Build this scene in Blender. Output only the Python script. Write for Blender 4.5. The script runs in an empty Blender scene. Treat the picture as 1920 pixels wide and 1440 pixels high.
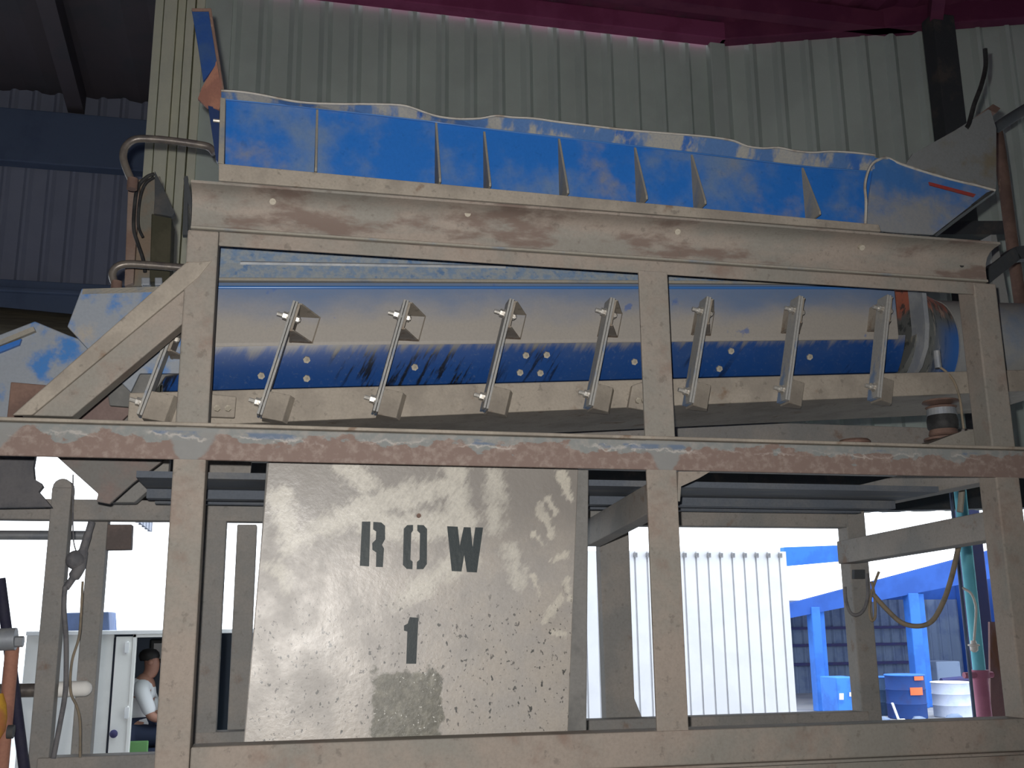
import bpy, bmesh, math, random
from mathutils import Vector, Matrix
random.seed(7)
R = math.radians
S = bpy.context.scene
COL = S.collection

# ------------------------------------------------------------------ camera
YAW, PITCH, ROLL, F = R(12.66), R(12.97), R(-0.63), 1950.0
CAM = Vector((0.0, -3.0, 1.6))
fwd = Vector((math.sin(YAW)*math.cos(PITCH), math.cos(YAW)*math.cos(PITCH), math.sin(PITCH)))
rt0 = Vector((math.cos(YAW), -math.sin(YAW), 0)); up0 = rt0.cross(fwd)
rt = rt0*math.cos(ROLL) + up0*math.sin(ROLL)
up = -rt0*math.sin(ROLL) + up0*math.cos(ROLL)
cd = bpy.data.cameras.new('camera'); cam = bpy.data.objects.new('camera', cd); COL.objects.link(cam)
cd.sensor_fit = 'HORIZONTAL'; cd.sensor_width = 36.0; cd.lens = F/1920*36.0
cd.clip_start = 0.05; cd.clip_end = 300
m = Matrix((rt, up, -fwd)).transposed().to_4x4(); m.translation = CAM
cam.matrix_world = m
S.camera = cam

# ------------------------------------------------------------------ daylight, camera flash, exposure
w = bpy.data.worlds.new('overcast_sky'); S.world = w; w.use_nodes = True
bg = w.node_tree.nodes['Background']
bg.inputs[0].default_value = (0.86, 0.93, 1.0, 1); bg.inputs[1].default_value = 3.6
fl = bpy.data.lights.new('camera_flash', 'SPOT'); flash = bpy.data.objects.new('camera_flash', fl); COL.objects.link(flash)
fl.energy = 380; fl.spot_size = R(112); fl.spot_blend = 1.0; fl.shadow_soft_size = 0.012; fl.color = (1.0, 0.97, 0.93)
flash.location = CAM - rt*0.035 + up*0.055 + fwd*0.02
tgt = CAM + fwd*3.1 - rt*0.25 + up*0.03
flash.rotation_euler = (tgt - flash.location).to_track_quat('-Z', 'Y').to_euler()
vs = S.view_settings
S.display_settings.display_device = 'sRGB'
vs.view_transform = 'Standard'; vs.look = 'None'; vs.exposure = 0.0; vs.gamma = 1.0; vs.use_curve_mapping = False

# ------------------------------------------------------------------ measuring: a photograph pixel read at a known distance
def ray(px, py):
    return fwd + rt*((px-960)/F) - up*((py-720)/F)
def at(px, py, Y):
    d = ray(px, py); return CAM + d*((Y-CAM.y)/d.y)
def atX(px, py, X):
    d = ray(px, py); return CAM + d*((X-CAM.x)/d.x)

# ------------------------------------------------------------------ mesh helpers
class MB:
    def __init__(s): s.v = []; s.f = []
    def add(s, vs, fs):
        n = len(s.v); s.v += [Vector(v) for v in vs]; s.f += [tuple(i+n for i in f) for f in fs]; return s
    def box(s, x0, x1, y0, y1, z0, z1):
        return s.add([(x0,y0,z0),(x1,y0,z0),(x1,y1,z0),(x0,y1,z0),(x0,y0,z1),(x1,y0,z1),(x1,y1,z1),(x0,y1,z1)],
                     [(0,3,2,1),(4,5,6,7),(0,1,5,4),(1,2,6,5),(2,3,7,6),(3,0,4,7)])
    def prism(s, pts, vec):
        n = len(pts); vec = Vector(vec); a = [Vector(p) for p in pts]
        fs = [tuple(range(n)), tuple(range(2*n-1, n-1, -1))]
        fs += [(i, i+n, (i+1) % n+n, (i+1) % n) for i in range(n)]
        return s.add(a+[p+vec for p in a], fs)
    def plate(s, px, Y0, Y1):                       # outline standing in the plane y=Y0, thick to Y1
        return s.prism([at(x, y, Y0) for x, y in px], (0, Y1-Y0, 0))
    def beam(s, a, b, wid, dep, upv=(0,0,1)):       # rectangular bar between two points
        a = Vector(a); b = Vector(b); d = (b-a).normalized(); u = Vector(upv)
        sd = d.cross(u).normalized(); u = sd.cross(d)
        pts = [a+sd*x*wid/2+u*y*dep/2 for x, y in ((-1,-1),(1,-1),(1,1),(-1,1))]
        return s.prism(pts, b-a)
    def cyl(s, a, b, r, n=16, r2=None):
        a = Vector(a); b = Vector(b); d = (b-a).normalized()
        u = d.orthogonal().normalized(); v = d.cross(u); r2 = r if r2 is None else r2
        A = [a+(u*math.cos(2*math.pi*i/n)+v*math.sin(2*math.pi*i/n))*r for i in range(n)]
        B = [b+(u*math.cos(2*math.pi*i/n)+v*math.sin(2*math.pi*i/n))*r2 for i in range(n)]
        return s.add(A+B, [tuple(range(n-1,-1,-1)), tuple(range(n,2*n))]+[(i,(i+1)%n,(i+1)%n+n,i+n) for i in range(n)])
    def tube(s, pts, r, n=10, sub=6):
        P = [Vector(p) for p in pts]; Q = []
        for i in range(len(P)-1):                   # Catmull-Rom through the points
            p0 = P[max(i-1,0)]; p1 = P[i]; p2 = P[i+1]; p3 = P[min(i+2,len(P)-1)]
            for k in range(sub):
                t = k/sub
                Q.append(0.5*((2*p1)+(p2-p0)*t+(2*p0-5*p1+4*p2-p3)*t*t+(3*p1-p0-3*p2+p3)*t**3))
        Q.append(P[-1])
        vs = []; u = None
        for i, q in enumerate(Q):
            d = (Q[min(i+1,len(Q)-1)]-Q[max(i-1,0)]).normalized()
            u = d.orthogonal().normalized() if u is None else (u-d*u.dot(d)).normalized()
            v = d.cross(u); rr = r[min(i//sub, len(r)-1)] if isinstance(r, (list, tuple)) else r
            vs += [q+(u*math.cos(2*math.pi*k/n)+v*math.sin(2*math.pi*k/n))*rr for k in range(n)]
        fs = [(i*n+k, i*n+(k+1)%n, (i+1)*n+(k+1)%n, (i+1)*n+k) for i in range(len(Q)-1) for k in range(n)]
        fs += [tuple(range(n-1,-1,-1)), tuple(range((len(Q)-1)*n, len(Q)*n))]
        return s.add(vs, fs)
    def lathe(s, c, prof, n=24):                    # profile of (radius, height) round a vertical axis
        c = Vector(c); vs = []
        for r, h in prof: vs += [c+Vector((r*math.cos(2*math.pi*k/n), r*math.sin(2*math.pi*k/n), h)) for k in range(n)]
        fs = [(i*n+k, i*n+(k+1)%n, (i+1)*n+(k+1)%n, (i+1)*n+k) for i in range(len(prof)-1) for k in range(n)]
        fs += [tuple(range(n-1,-1,-1)), tuple(range((len(prof)-1)*n, len(prof)*n))]
        return s.add(vs, fs)
    def strip(s, A, B, t):                          # ruled sheet between two polylines, thickness vector t
        n = len(A); t = Vector(t); a = [Vector(p) for p in A]; b = [Vector(p) for p in B]
        vs = a+b+[p+t for p in a]+[p+t for p in b]; fs = []
        for i in range(n-1):
            fs += [(i,i+1,n+i+1,n+i), (2*n+i,3*n+i,3*n+i+1,2*n+i+1), (i,2*n+i,2*n+i+1,i+1), (n+i,n+i+1,3*n+i+1,3*n+i)]
        fs += [(0,n,3*n,2*n), (n-1,3*n-1,4*n-1,2*n-1)]
        return s.add(vs, fs)
    def ball(s, c, r, n=10):
        return s.lathe(Vector(c)-Vector((0,0,0)), [(max(r*math.sin(math.pi*i/n),1e-4), -r*math.cos(math.pi*i/n)) for i in range(n+1)], 12)

WORLD = {}
def _link(o, origin, parent):
    COL.objects.link(o); WORLD[o.name] = Vector(origin)
    if parent is not None:
        o.parent = parent; o.location = Vector(origin)-WORLD[parent.name]
    else: o.location = origin
    return o
def obj(name, mb, mat, parent=None, bevel=0.0, smooth=None, label=None):
    lo = Vector([min(v[i] for v in mb.v) for i in range(3)]); hi = Vector([max(v[i] for v in mb.v) for i in range(3)])
    org = (lo+hi)/2
    if parent is None: org.z = lo.z
    me = bpy.data.meshes.new(name); me.from_pydata([v-org for v in mb.v], [], mb.f)
    bm = bmesh.new(); bm.from_mesh(me); bmesh.ops.recalc_face_normals(bm, faces=bm.faces); bm.to_mesh(me); bm.free()
    me.materials.append(mat)
    if smooth:
        for p in me.polygons: p.use_smooth = True
        me.set_sharp_from_angle(angle=R(smooth))
    o = _link(bpy.data.objects.new(name, me), org, parent)
    if bevel:
        b = o.modifiers.new('bevel', 'BEVEL'); b.width = bevel; b.segments = 2; b.limit_method = 'ANGLE'; b.angle_limit = R(40)
    if label: o['label'] = label
    return o
def thing(name, loc, label, cat, group=None):
    o = bpy.data.objects.new(name, None); o.empty_display_size = 0.1
    _link(o, Vector(loc), None); o['label'] = label; o['category'] = cat
    if group: o['group'] = group
    return o
def tag(o, label, cat, group=None, kind=None):
    o['label'] = label; o['category'] = cat
    if group: o['group'] = group
    if kind: o['kind'] = kind
    return o
def struct(o):
    o['kind'] = 'structure'; return o

# ------------------------------------------------------------------ materials
class NT:
    def __init__(s, name):
        s.m = bpy.data.materials.new(name); s.m.use_nodes = True; s.t = s.m.node_tree; s.n = s.t.nodes
        s.b = s.n['Principled BSDF']; s.tc = s.n.new('ShaderNodeTexCoord')
    def link(s, a, b): s.t.links.new(a, b)
    def noise(s, scale, detail=5, stretch=None, rough=0.6, off=None, rot=None):
        t = s.n.new('ShaderNodeTexNoise'); t.inputs['Scale'].default_value = scale; t.inputs['Detail'].default_value = detail
        t.inputs['Roughness'].default_value = rough
        mp = s.n.new('ShaderNodeMapping'); mp.inputs['Scale'].default_value = stretch or (1,1,1)
        mp.inputs['Location'].default_value = off or (0,0,0)
        src = s.tc.outputs['Object']
        if rot:
            m2 = s.n.new('ShaderNodeMapping'); m2.inputs['Rotation'].default_value = rot; s.link(src, m2.inputs[0]); src = m2.outputs[0]
        s.link(src, mp.inputs[0]); s.link(mp.outputs[0], t.inputs['Vector']); return t.outputs[0]
    def ramp(s, v, lo, hi, a=0.0, b=1.0):
        r = s.n.new('ShaderNodeMapRange'); r.interpolation_type = 'SMOOTHSTEP'
        for i, x in enumerate((lo, hi, a, b)): r.inputs[i+1].default_value = x
        s.link(v, r.inputs[0]); return r.outputs[0]
    def mix(s, fac, a, b):
        x = s.n.new('ShaderNodeMix'); x.data_type = 'RGBA'
        for sock, val in ((x.inputs[0], fac), (x.inputs[6], a), (x.inputs[7], b)):
            if isinstance(val, (int, float)): sock.default_value = val
            elif isinstance(val, tuple): sock.default_value = (*val, 1)
            else: s.link(val, sock)
        return x.outputs[2]
    def math(s, op, a, b=0.0, c=None):
        x = s.n.new('ShaderNodeMath'); x.operation = op
        for sock, val in zip(x.inputs, (a, b, c if c is not None else 0.0)):
            if isinstance(val, (int, float)): sock.default_value = val
            else: s.link(val, sock)
        return x.outputs[0]
    def xyz(s):
        x = s.n.new('ShaderNodeSeparateXYZ'); s.link(s.tc.outputs['Object'], x.inputs[0]); return x.outputs
    def bump(s, v, strength=0.2, dist=0.004):
        b = s.n.new('ShaderNodeBump'); b.inputs['Strength'].default_value = strength; b.inputs['Distance'].default_value = dist
        s.link(v, b.inputs['Height']); s.link(b.outputs[0], s.b.inputs['Normal'])
    def out(s, col, rough=0.6, metal=0.0, spec=0.4):
        for k, val in (('Base Color', col), ('Roughness', rough), ('Metallic', metal), ('Specular IOR Level', spec)):
            i = s.b.inputs[k]
            if isinstance(val, (int, float)): i.default_value = val
            elif isinstance(val, tuple): i.default_value = (*val, 1)
            else: s.link(val, i)
        return s.m
def worn(name, base, second, scale=4, lo=.45, hi=.6, third=None, scale3=9, lo3=.6, hi3=.68, rough=.75, metal=0, grain=.25, stretch=None, spec=.3, bump=.15, speck=0):
    t = NT(name)
    c = t.mix(t.ramp(t.noise(scale, 6, stretch), lo, hi), base, second)
    if third: c = t.mix(t.ramp(t.noise(scale3, 7, stretch, off=(3.1, 1.7, 5.2)), lo3, hi3), c, third)
    if speck: c = t.mix(t.ramp(t.noise(38, 4, off=(8,2,6)), .60, .70, 0, speck), c, tuple(x*.45 for x in base))
    g = t.noise(120, 3)
    c = t.mix(t.ramp(g, .35, .7, 0, grain), c, tuple(x*.55 for x in base))
    t.bump(t.noise(60, 4), bump)
    return t.out(c, rough, metal, spec)
def plain(name, col, rough=.5, metal=0, spec=.5): return NT(name).out(col, rough, metal, spec)

M = {}
M['steel'] = worn('dusty_steel', (.295,.25,.212), (.235,.222,.195), 3, .42, .62, (.215,.15,.12), 6, .54, .74, speck=.5)
M['rail'] = worn('dusty_rail', (.335,.295,.245), (.25,.22,.185), 6, .42, .65, (.2,.14,.1), 11, .6, .72, speck=.6)
M['rear'] = worn('rear_steel', (.30,.275,.25), (.24,.235,.225), 4, .4, .6, (.21,.15,.12), 6, .6, .7, speck=.4)
M['darksteel'] = worn('dark_steel', (.055,.06,.065), (.1,.09,.08), 5, .5, .7, grain=.2)
M['deck'] = worn('painted_deck', (.10,.115,.14), (.16,.16,.16), 3, .45, .7, stretch=(1,5,1))
M['rust'] = worn('rust', (.20,.125,.098), (.135,.085,.07), 8, .4, .65, (.3,.2,.14), 12, .6, .7)
M['zinc'] = worn('zinc_bolt', (.55,.53,.49), (.35,.32,.28), 40, grain=.1, rough=.4, metal=.5)
M['boltdust'] = worn('dusty_bolt', (.42,.38,.31), (.28,.25,.2), 30, grain=.1)
M['galv'] = worn('galvanised', (.36,.37,.38), (.28,.3,.33), 12, .4, .6, grain=.12, rough=.5, metal=.3)
M['strap'] = worn('spring_strap', (.33,.325,.31), (.14,.21,.34), 7, .6, .68, (.4,.37,.32), 14, .6, .7, rough=.55, stretch=(1,1,.5))
M['bluebright'] = worn('blue_trough_paint', (.020,.135,.46), (.13,.20,.33), 2.8, .46, .68, (.23,.225,.215), 3.6, .55, .78, rough=.36, grain=.12, speck=.25)
M['bluedust'] = worn('dusty_duct', (.27,.27,.26), (.17,.21,.28), 3, .5, .7, grain=.15)
M['bluehood'] = worn('dusty_hood', (.20,.28,.40), (.31,.34,.36), 38, .36, .60, (.12,.21,.37), 30, .55, .68, rough=.5, grain=.2)
M['bluelight'] = worn('chute_blue_dust', (.25,.275,.31), (.04,.17,.45), 8, .47, .62, (.33,.30,.26), 7, .54, .66, rough=.6, grain=.15)
M['blueedge'] = plain('blue_edge', (.05,.16,.42), .3)
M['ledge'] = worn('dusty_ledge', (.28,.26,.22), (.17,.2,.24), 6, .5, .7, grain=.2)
M['lip'] = worn('torn_lip', (.07,.15,.33), (.30,.29,.26), 4.5, .47, .54, (.03,.11,.35), 9, .58, .65, grain=.2, stretch=(1,.3,.6))
M['outlet'] = worn('outlet_dusty_blue', (.045,.14,.36), (.23,.235,.24), 2.6, .42, .60, (.10,.18,.33), 5, .55, .7, rough=.4, grain=.12)
M['rope'] = worn('lip_edge', (.42,.40,.36), (.25,.2,.16), 10, .5, .7, grain=.2)
M['redpaint'] = worn('red_paint', (.28,.035,.03), (.2,.06,.05), 15)
M['conc'] = None
M['stencil'] = worn('stencil_paint', (.022,.032,.035), (.04,.05,.05), 25, .5, .8, grain=.1, rough=.5)
M['bin'] = worn('bin_steel', (.2,.195,.185), (.13,.13,.125), 5, .45, .65)
M['wall'] = worn('green_grey_cladding', (.60,.68,.62), (.54,.61,.56), 1.2, .4, .6, grain=.06, rough=.55, bump=.03)
M['corner'] = worn('olive_cladding', (.84,.84,.66), (.76,.77,.62), 2, .4, .6, grain=.08, rough=.55, bump=.03)
M['wallfar'] = worn('blue_grey_cladding', (.30,.32,.40), (.26,.28,.36), 1.0, .4, .6, grain=.06, rough=.6, bump=.03)
M['trimblue'] = worn('blue_trim', (.12,.16,.25), (.1,.135,.22), 1.5, grain=.06)
M['roof'] = worn('lens_tint_roof', (.20,.045,.10), (.15,.03,.08), 1.5, grain=.1)  # magenta lens tint along the top, put into the roof colour
M['flashing'] = worn('lens_tint_flashing', (.32,.07,.17), (.26,.05,.13), 3, grain=.1)  # same magenta tint painted into the trim along the wall top
M['roofdark'] = worn('dark_roof', (.10,.085,.095), (.085,.08,.09), 1.5, grain=.1)
M['pipe'] = worn('worn_pipe', (.20,.175,.15), (.12,.105,.10), 12, .4, .6, rough=.38, metal=.35, grain=.15)
M['olive'] = worn('olive_box', (.045,.043,.026), (.06,.055,.035), 8, grain=.15)
M['rubber'] = worn('black_rubber', (.02,.02,.021), (.04,.04,.04), 12, grain=.1, rough=.7)
M['cable'] = worn('grey_cable', (.17,.165,.17), (.12,.12,.13), 20, grain=.05)
M['cablet'] = worn('tan_cable', (.26,.21,.15), (.2,.17,.13), 20, grain=.05)
M['white'] = worn('white_paint', (.8,.8,.8), (.74,.75,.76), 2, grain=.03, bump=.02)
M['cream'] = worn('cream_panel', (.84,.83,.80), (.80,.79,.76), 2, grain=.03, bump=.02)
M['shedhaze'] = worn('shed_haze_blue', (.022,.085,.36), (.018,.07,.30), 1, grain=.05, bump=.02)  # blue lens haze over the shed is put into this colour
M['shedpost'] = worn('shed_post_blue', (.035,.16,.58), (.03,.13,.48), 1.5, grain=.05, bump=.02)
M['shedclad'] = worn('shed_cladding', (.15,.20,.30), (.10,.14,.25), 1, grain=.05, bump=.02)
M['teal'] = worn('teal_pipe', (.22,.68,.80), (.18,.6,.74), 3, grain=.05)
M['pink'] = worn('pink_pipe', (.55,.22,.32), (.48,.18,.28), 4, grain=.08)
M['purple'] = worn('purple_column', (.035,.04,.13), (.045,.04,.11), 3, grain=.08)
M['rustplate'] = worn('rusty_sheet', (.27,.16,.16), (.2,.12,.13), 6, .4, .65, (.22,.1,.06), 4, .6, .7, stretch=(1,1,.35))
M['ground'] = worn('yard_ground', (.33,.33,.35), (.26,.27,.3), .8, grain=.1)
M['floor'] = worn('shed_floor', (.2,.19,.18), (.15,.145,.14), 1.2, grain=.15)
M['yellow'] = worn('yellow_paint', (.5,.28,.03), (.35,.13,.05), 6)
M['redpipe'] = worn('rust_red_pipe', (.34,.16,.11), (.26,.12,.09), 8)
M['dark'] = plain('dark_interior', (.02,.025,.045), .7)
M['skin'] = plain('skin', (.42,.21,.15), .5)
M['hair'] = plain('hair', (.012,.010,.010), .6)
M['shirt'] = plain('white_shirt', (.82,.83,.86), .8)
M['trouser'] = plain('navy_trousers', (.02,.03,.07), .8)
M['hivis'] = plain('green_cloth', (.16,.36,.13), .8)
M['orange'] = plain('orange_label', (.75,.13,.04), .6)
M['plug'] = plain('white_plug', (.75,.72,.68), .5)
M['canvas'] = worn('brown_canvas', (.10,.085,.055), (.06,.05,.035), 5, .4, .6, stretch=(.4,1,8))

def beam_mat():                                     # grey paint flaked off to brown primer and rust
    t = NT('flaking_beam'); X, Y, Z = t.xyz()
    n1 = t.noise(9, 7, (1,1,1.6)); n2 = t.noise(45, 6, off=(2,5,1)); n3 = t.noise(5, 6, (1,1,2), off=(7,1,2))
    rust = t.mix(t.ramp(n2, .45, .7), (.195,.140,.120), (.265,.21,.182))
    paint = t.mix(t.ramp(n2, .4, .7), (.20,.21,.205), (.26,.25,.235))
    edge = t.math('ADD', Z, t.math('MULTIPLY', t.math('ADD', t.math('MULTIPLY', t.math('SUBTRACT', n1, .5), .13), t.math('MULTIPLY', t.math('SUBTRACT', n3, .5), .16)), 1.0))
    c = t.mix(t.ramp(edge, .012, .019), rust, paint)
    for xc in (-1.47, -.95, .46):                   # grey paint still sits where the posts are welded on
        d = t.math('ABSOLUTE', t.math('SUBTRACT', X, xc)); d = t.math('ADD', d, t.math('MULTIPLY', n3, .09))
        d = t.math('SUBTRACT', d, t.math('MULTIPLY', Z, .6))
        c = t.mix(t.ramp(d, .088, .10, .9, 0), c, (.215,.22,.215))
    sc = t.math('ABSOLUTE', t.math('SUBTRACT', t.math('ADD', Z, t.math('MULTIPLY', n2, .035)), t.math('MULTIPLY', n1, .07)))
    c = t.mix(t.math('MULTIPLY', t.ramp(sc, .0, .006, .55, 0), t.ramp(n3, .44, .56)), c, (.5,.46,.42))
    bl = t.math('MULTIPLY', t.ramp(n3, .54, .6), t.ramp(t.math('ABSOLUTE', t.math('SUBTRACT', Z, .026)), .004, .012, 1, 0))
    c = t.mix(t.math('MULTIPLY', bl, .7), c, (.08,.13,.22))
    t.bump(n2, .35, .003); return t.out(c, .75, 0, .3)
M['beam'] = beam_mat()

PLC = (at(503,862,.2)+at(1085,870,.2)+at(1064,1400,.2)+at(456,1400,.2))/4
PLC.x = (at(456,1400,.2).x+at(1085,870,.2).x)/2; PLC.z = (at(1085,870,.2).z+at(1064,1400,.2).z)/2
def plate_mat():                                    # pale plate: cream smears, black specks, a dark scraped patch
    t = NT('smeared_plate'); X, Y, Z = t.xyz()
    n = t.noise(6, 8); base = t.mix(t.ramp(n, .35, .65), (.40,.36,.315), (.34,.315,.29))
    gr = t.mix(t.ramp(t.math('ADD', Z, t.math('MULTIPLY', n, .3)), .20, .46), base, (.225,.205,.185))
    lum = t.noise(14, 6, (1,1,1), .65, off=(0,0,2)); str_ = t.noise(30, 5, (3,1,.8), .6, rot=(0,-.6,0)); blob = t.noise(5, 5, off=(6,1,3))
    def wiped(x0, y0, x1, y1, r):                   # distance to one wiped stroke
        a = (at(x0, y0, .2)-PLC); b = (at(x1, y1, .2)-PLC); dx, dz = b.x-a.x, b.z-a.z; L2 = dx*dx+dz*dz
        qx = t.math('SUBTRACT', X, a.x); qz = t.math('SUBTRACT', Z, a.z)
        u = t.math('ADD', t.math('MULTIPLY', qx, dx/L2), t.math('MULTIPLY', qz, dz/L2))
        u = t.math('MINIMUM', t.math('MAXIMUM', u, 0.0), 1.0)
        ex = t.math('SUBTRACT', qx, t.math('MULTIPLY', u, dx)); ez = t.math('SUBTRACT', qz, t.math('MULTIPLY', u, dz))
        d = t.math('SQRT', t.math('ADD', t.math('MULTIPLY', ex, ex), t.math('MULTIPLY', ez, ez)))
        return t.math('SUBTRACT', d, r)
    big = None; sm = None
    for q in ((545,1020,690,955,.030),(640,965,770,925,.035),(650,880,690,905,.035),(525,935,540,1010,.032),(512,1060,540,1100,.020),(760,1120,880,1035,.030),
              (760,940,850,900,.035),(850,890,865,990,.045),(925,890,930,985,.030),(960,1030,972,1090,.026),(700,985,860,985,.045)):
        d = wiped(*q); big = d if big is None else t.math('MINIMUM', big, d)
    for q in ((1012,955,1035,1000,.016),(1000,1000,1018,1022,.010),(1050,890,1068,935,.016),(1030,935,1040,960,.010),(1040,1052,1062,1038,.010),(1022,1165,1050,1120,.014),(1040,1185,1058,1188,.008),(1062,1085,1068,1120,.010),(1000,1080,1010,1110,.008)):
        d = wiped(*q); sm = d if sm is None else t.math('MINIMUM', sm, d)
    nz = t.math('ADD', t.math('MULTIPLY', t.math('SUBTRACT', lum, .5), .12), t.math('MULTIPLY', t.math('SUBTRACT', str_, .5), .09))
    mk = t.ramp(t.math('ADD', big, nz), .018, -.022); mk2 = t.ramp(t.math('ADD', sm, t.math('MULTIPLY', nz, .5)), .006, -.008)
    c = t.mix(t.math('MULTIPLY', mk, t.ramp(str_, .25, .6, .55, .9)), gr, (.56,.53,.46))
    c = t.mix(t.math('MULTIPLY', mk2, .85), c, (.56,.52,.44))
    c = t.mix(t.math('MULTIPLY', t.ramp(blob, .5, .68), .35), c, (.24,.22,.20))
    s1 = t.noise(46, 2, (1.2,1,.8), off=(9,3,3)); lowm = t.ramp(Z, .1, -.08)
    c = t.mix(t.math('MULTIPLY', t.ramp(s1, .67, .70), lowm), c, (.05,.05,.045))
    c = t.mix(t.math('MULTIPLY', t.ramp(t.noise(70, 2, (1.2,1,.9), off=(1,3,8)), .64, .69, 0, .85), lowm), c, (.06,.055,.05))
    nd = t.math('MULTIPLY', t.math('SUBTRACT', t.noise(8, 8, rough=.7, off=(4,4,4)), .5), .15)
    px = t.math('ABSOLUTE', t.math('SUBTRACT', t.math('ADD', X, .018), t.math('MULTIPLY', Z, .06))); pz = t.math('ABSOLUTE', t.math('ADD', Z, .335))
    pm = t.math('MULTIPLY', t.ramp(t.math('ADD', px, nd), .098, .112, 1, 0), t.ramp(t.math('ADD', pz, nd), .135, .148, 1, 0))
    patch = t.mix(t.ramp(t.noise(40, 5), .4, .7), (.095,.09,.066), (.17,.16,.12))
    patch = t.mix(t.ramp(t.noise(110, 3), .66, .7), patch, (.6,.6,.55))
    c = t.mix(pm, c, patch)
    c = t.mix(t.ramp(t.noise(160, 3), .3, .7, 0, .22), c, (.2,.19,.17))
    t.bump(t.noise(70, 6), .22, .003)
    return t.out(c, t.ramp(n, .3, .7, .34, .48), 0, .6)
M['conc'] = plate_mat()

def body_mat():                                     # blue paint under a coat of dust, thickest along the lower edge
    t = NT('dust_on_blue'); X, Y, Z = t.xyz()
    h = t.math('SUBTRACT', Z, t.math('MULTIPLY', X, .06)); n = t.noise(2.6, 5, (1,1,1.8)); n2 = t.noise(9, 5)
    hv = t.math('ADD', h, t.math('MULTIPLY', t.math('SUBTRACT', n, .5), .22))
    c = t.mix(t.ramp(hv, -.05, .10), (.31,.285,.255), (.12,.175,.29))
    c = t.mix(t.ramp(n2, .66, .72, 0, .7), c, (.06,.12,.32))
    c = t.mix(t.ramp(t.noise(120, 3), .35, .7, 0, .15), c, (.15,.15,.15))
    return t.out(c, .55, 0, .35)
M['body'] = body_mat()
def belly_mat():                                    # clean blue underside with wiped dust and dark oily brush streaks
    t = NT('clean_blue_paint'); X, Y, Z = t.xyz()
    h = t.math('SUBTRACT', Z, t.math('MULTIPLY', X, .0662)); n = t.noise(3, 5)
    st = t.noise(5, 4, (8,1,1.0), rot=(0,-.5,0)); big = t.noise(1.6, 2, (1.4,1,.3), off=(2.7,0,0))
    c = t.mix(t.ramp(n, .45, .8), (.010,.050,.19), (.03,.065,.17))
    c = t.mix(t.math('MULTIPLY', t.ramp(st, .5, .6), t.ramp(big, .50, .60)), c, (.006,.010,.022))
    up_ = t.math('ADD', h, t.math('MULTIPLY', t.math('SUBTRACT', st, .5), .11))
    c = t.mix(t.ramp(up_, .040, .082, 0, .85), c, (.2,.19,.17))
    c = t.mix(t.ramp(t.noise(90, 3), .55, .75, 0, .35), c, (.09,.13,.22))
    return t.out(c, .34, 0, .5)
M['bluebelly'] = belly_mat()

def duct_mat():                                     # orange paint above, grey and blue streaks below
    t = NT('streaked_duct'); X, Y, Z = t.xyz()
    st = t.noise(16, 6, (3.5,1,.55)); n = t.noise(5, 5)
    c = t.mix(t.ramp(t.math('ADD', Z, t.math('MULTIPLY', t.math('SUBTRACT', st, .5), .25)), .05, .11), (.12,.125,.12), (.42,.13,.08))
    c = t.mix(t.ramp(t.noise(22, 5, (4,1,.5), off=(2,2,2)), .53, .6, 0, .85), c, (.045,.05,.05))
    c = t.mix(t.ramp(st, .58, .66, 0, .8), c, (.27,.255,.21))
    b = t.math('MULTIPLY', t.ramp(X, -.06, .06), t.ramp(t.math('ADD', Z, t.math('MULTIPLY', n, .12)), .12, .02))
    c = t.mix(b, c, (.03,.11,.34)); t.bump(st, .2); return t.out(c, .5)
M['duct'] = duct_mat()

# ------------------------------------------------------------------ the building
def ribbed(p0, p1, z0, za, zb, pitch, mat, name, rib=.045, depth=.035, side=1, phase=0.0):
    a = Vector((p0[0], p0[1], 0)); b = Vector((p1[0], p1[1], 0)); L = (b-a).length; d = (b-a)/L
    nrm = Vector((d.y, -d.x, 0))*side; st = [(0, 0.)]; x = phase
    while x < L-rib*2:
        st += [(x, 0), (x+rib*.36, depth), (x+rib*.64, depth), (x+rib, 0)]; x += pitch
    st.append((L, 0)); st.sort(key=lambda q: q[0])
    mb = MB()
    A = [a+d*s_+nrm*h+Vector((0,0,z0)) for s_, h in st]
    B = [a+d*s_+nrm*h+Vector((0,0,za+(zb-za)*s_/L)) for s_, h in st]
    mb.strip(A, B, nrm*-.004); return obj(name, mb, mat)

ZWB = at(1700, 960, 4.1).z
struct(ribbed((-1.0,4.5), (3.52,4.5), ZWB, 6.45, 6.45, .232, M['wall'], 'wall_back', .105, .05))
struct(ribbed((3.52,4.5), (6.2,3.55), ZWB, 6.45, 6.45, .232, M['wall'], 'wall_right', .105, .05))
struct(obj('trim_20', MB().prism([(-1.0,4.36,ZWB),(3.5,4.36,ZWB),(6.2,3.41,ZWB),(6.2,3.5,ZWB),(3.52,4.45,ZWB),(-1.0,4.45,ZWB)], (0,0,.32)), M['darksteel']))
struct(ribbed((-9,6.4), (-1.0,6.4), 4.4, 7.4, 7.4, .19, M['wallfar'], 'wall_far', .08, .03))
mb = MB()                                            # clad corner of the back wall: folded strips
for x0, x1, dy in ((-1.06,-1.00,.0), (-.99,-.90,.03), (-.895,-.84,.0), (-.83,-.77,.035), (-.76,-.70,.015)): mb.box(x0, x1, 4.40-dy, 4.52, 2.7, 8.5)
struct(obj('trim_1', mb, M['corner'], bevel=.004))
mb = MB().box(-.70, -.50, 4.42, 4.5, 2.7, 6.45); struct(obj('trim_2', mb, M['wall'], bevel=.004))
mb = MB().box(-1.2, 3.55, 4.33, 4.46, 6.40, 6.56); struct(obj('trim_3', mb, M['flashing'], bevel=.01))
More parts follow.
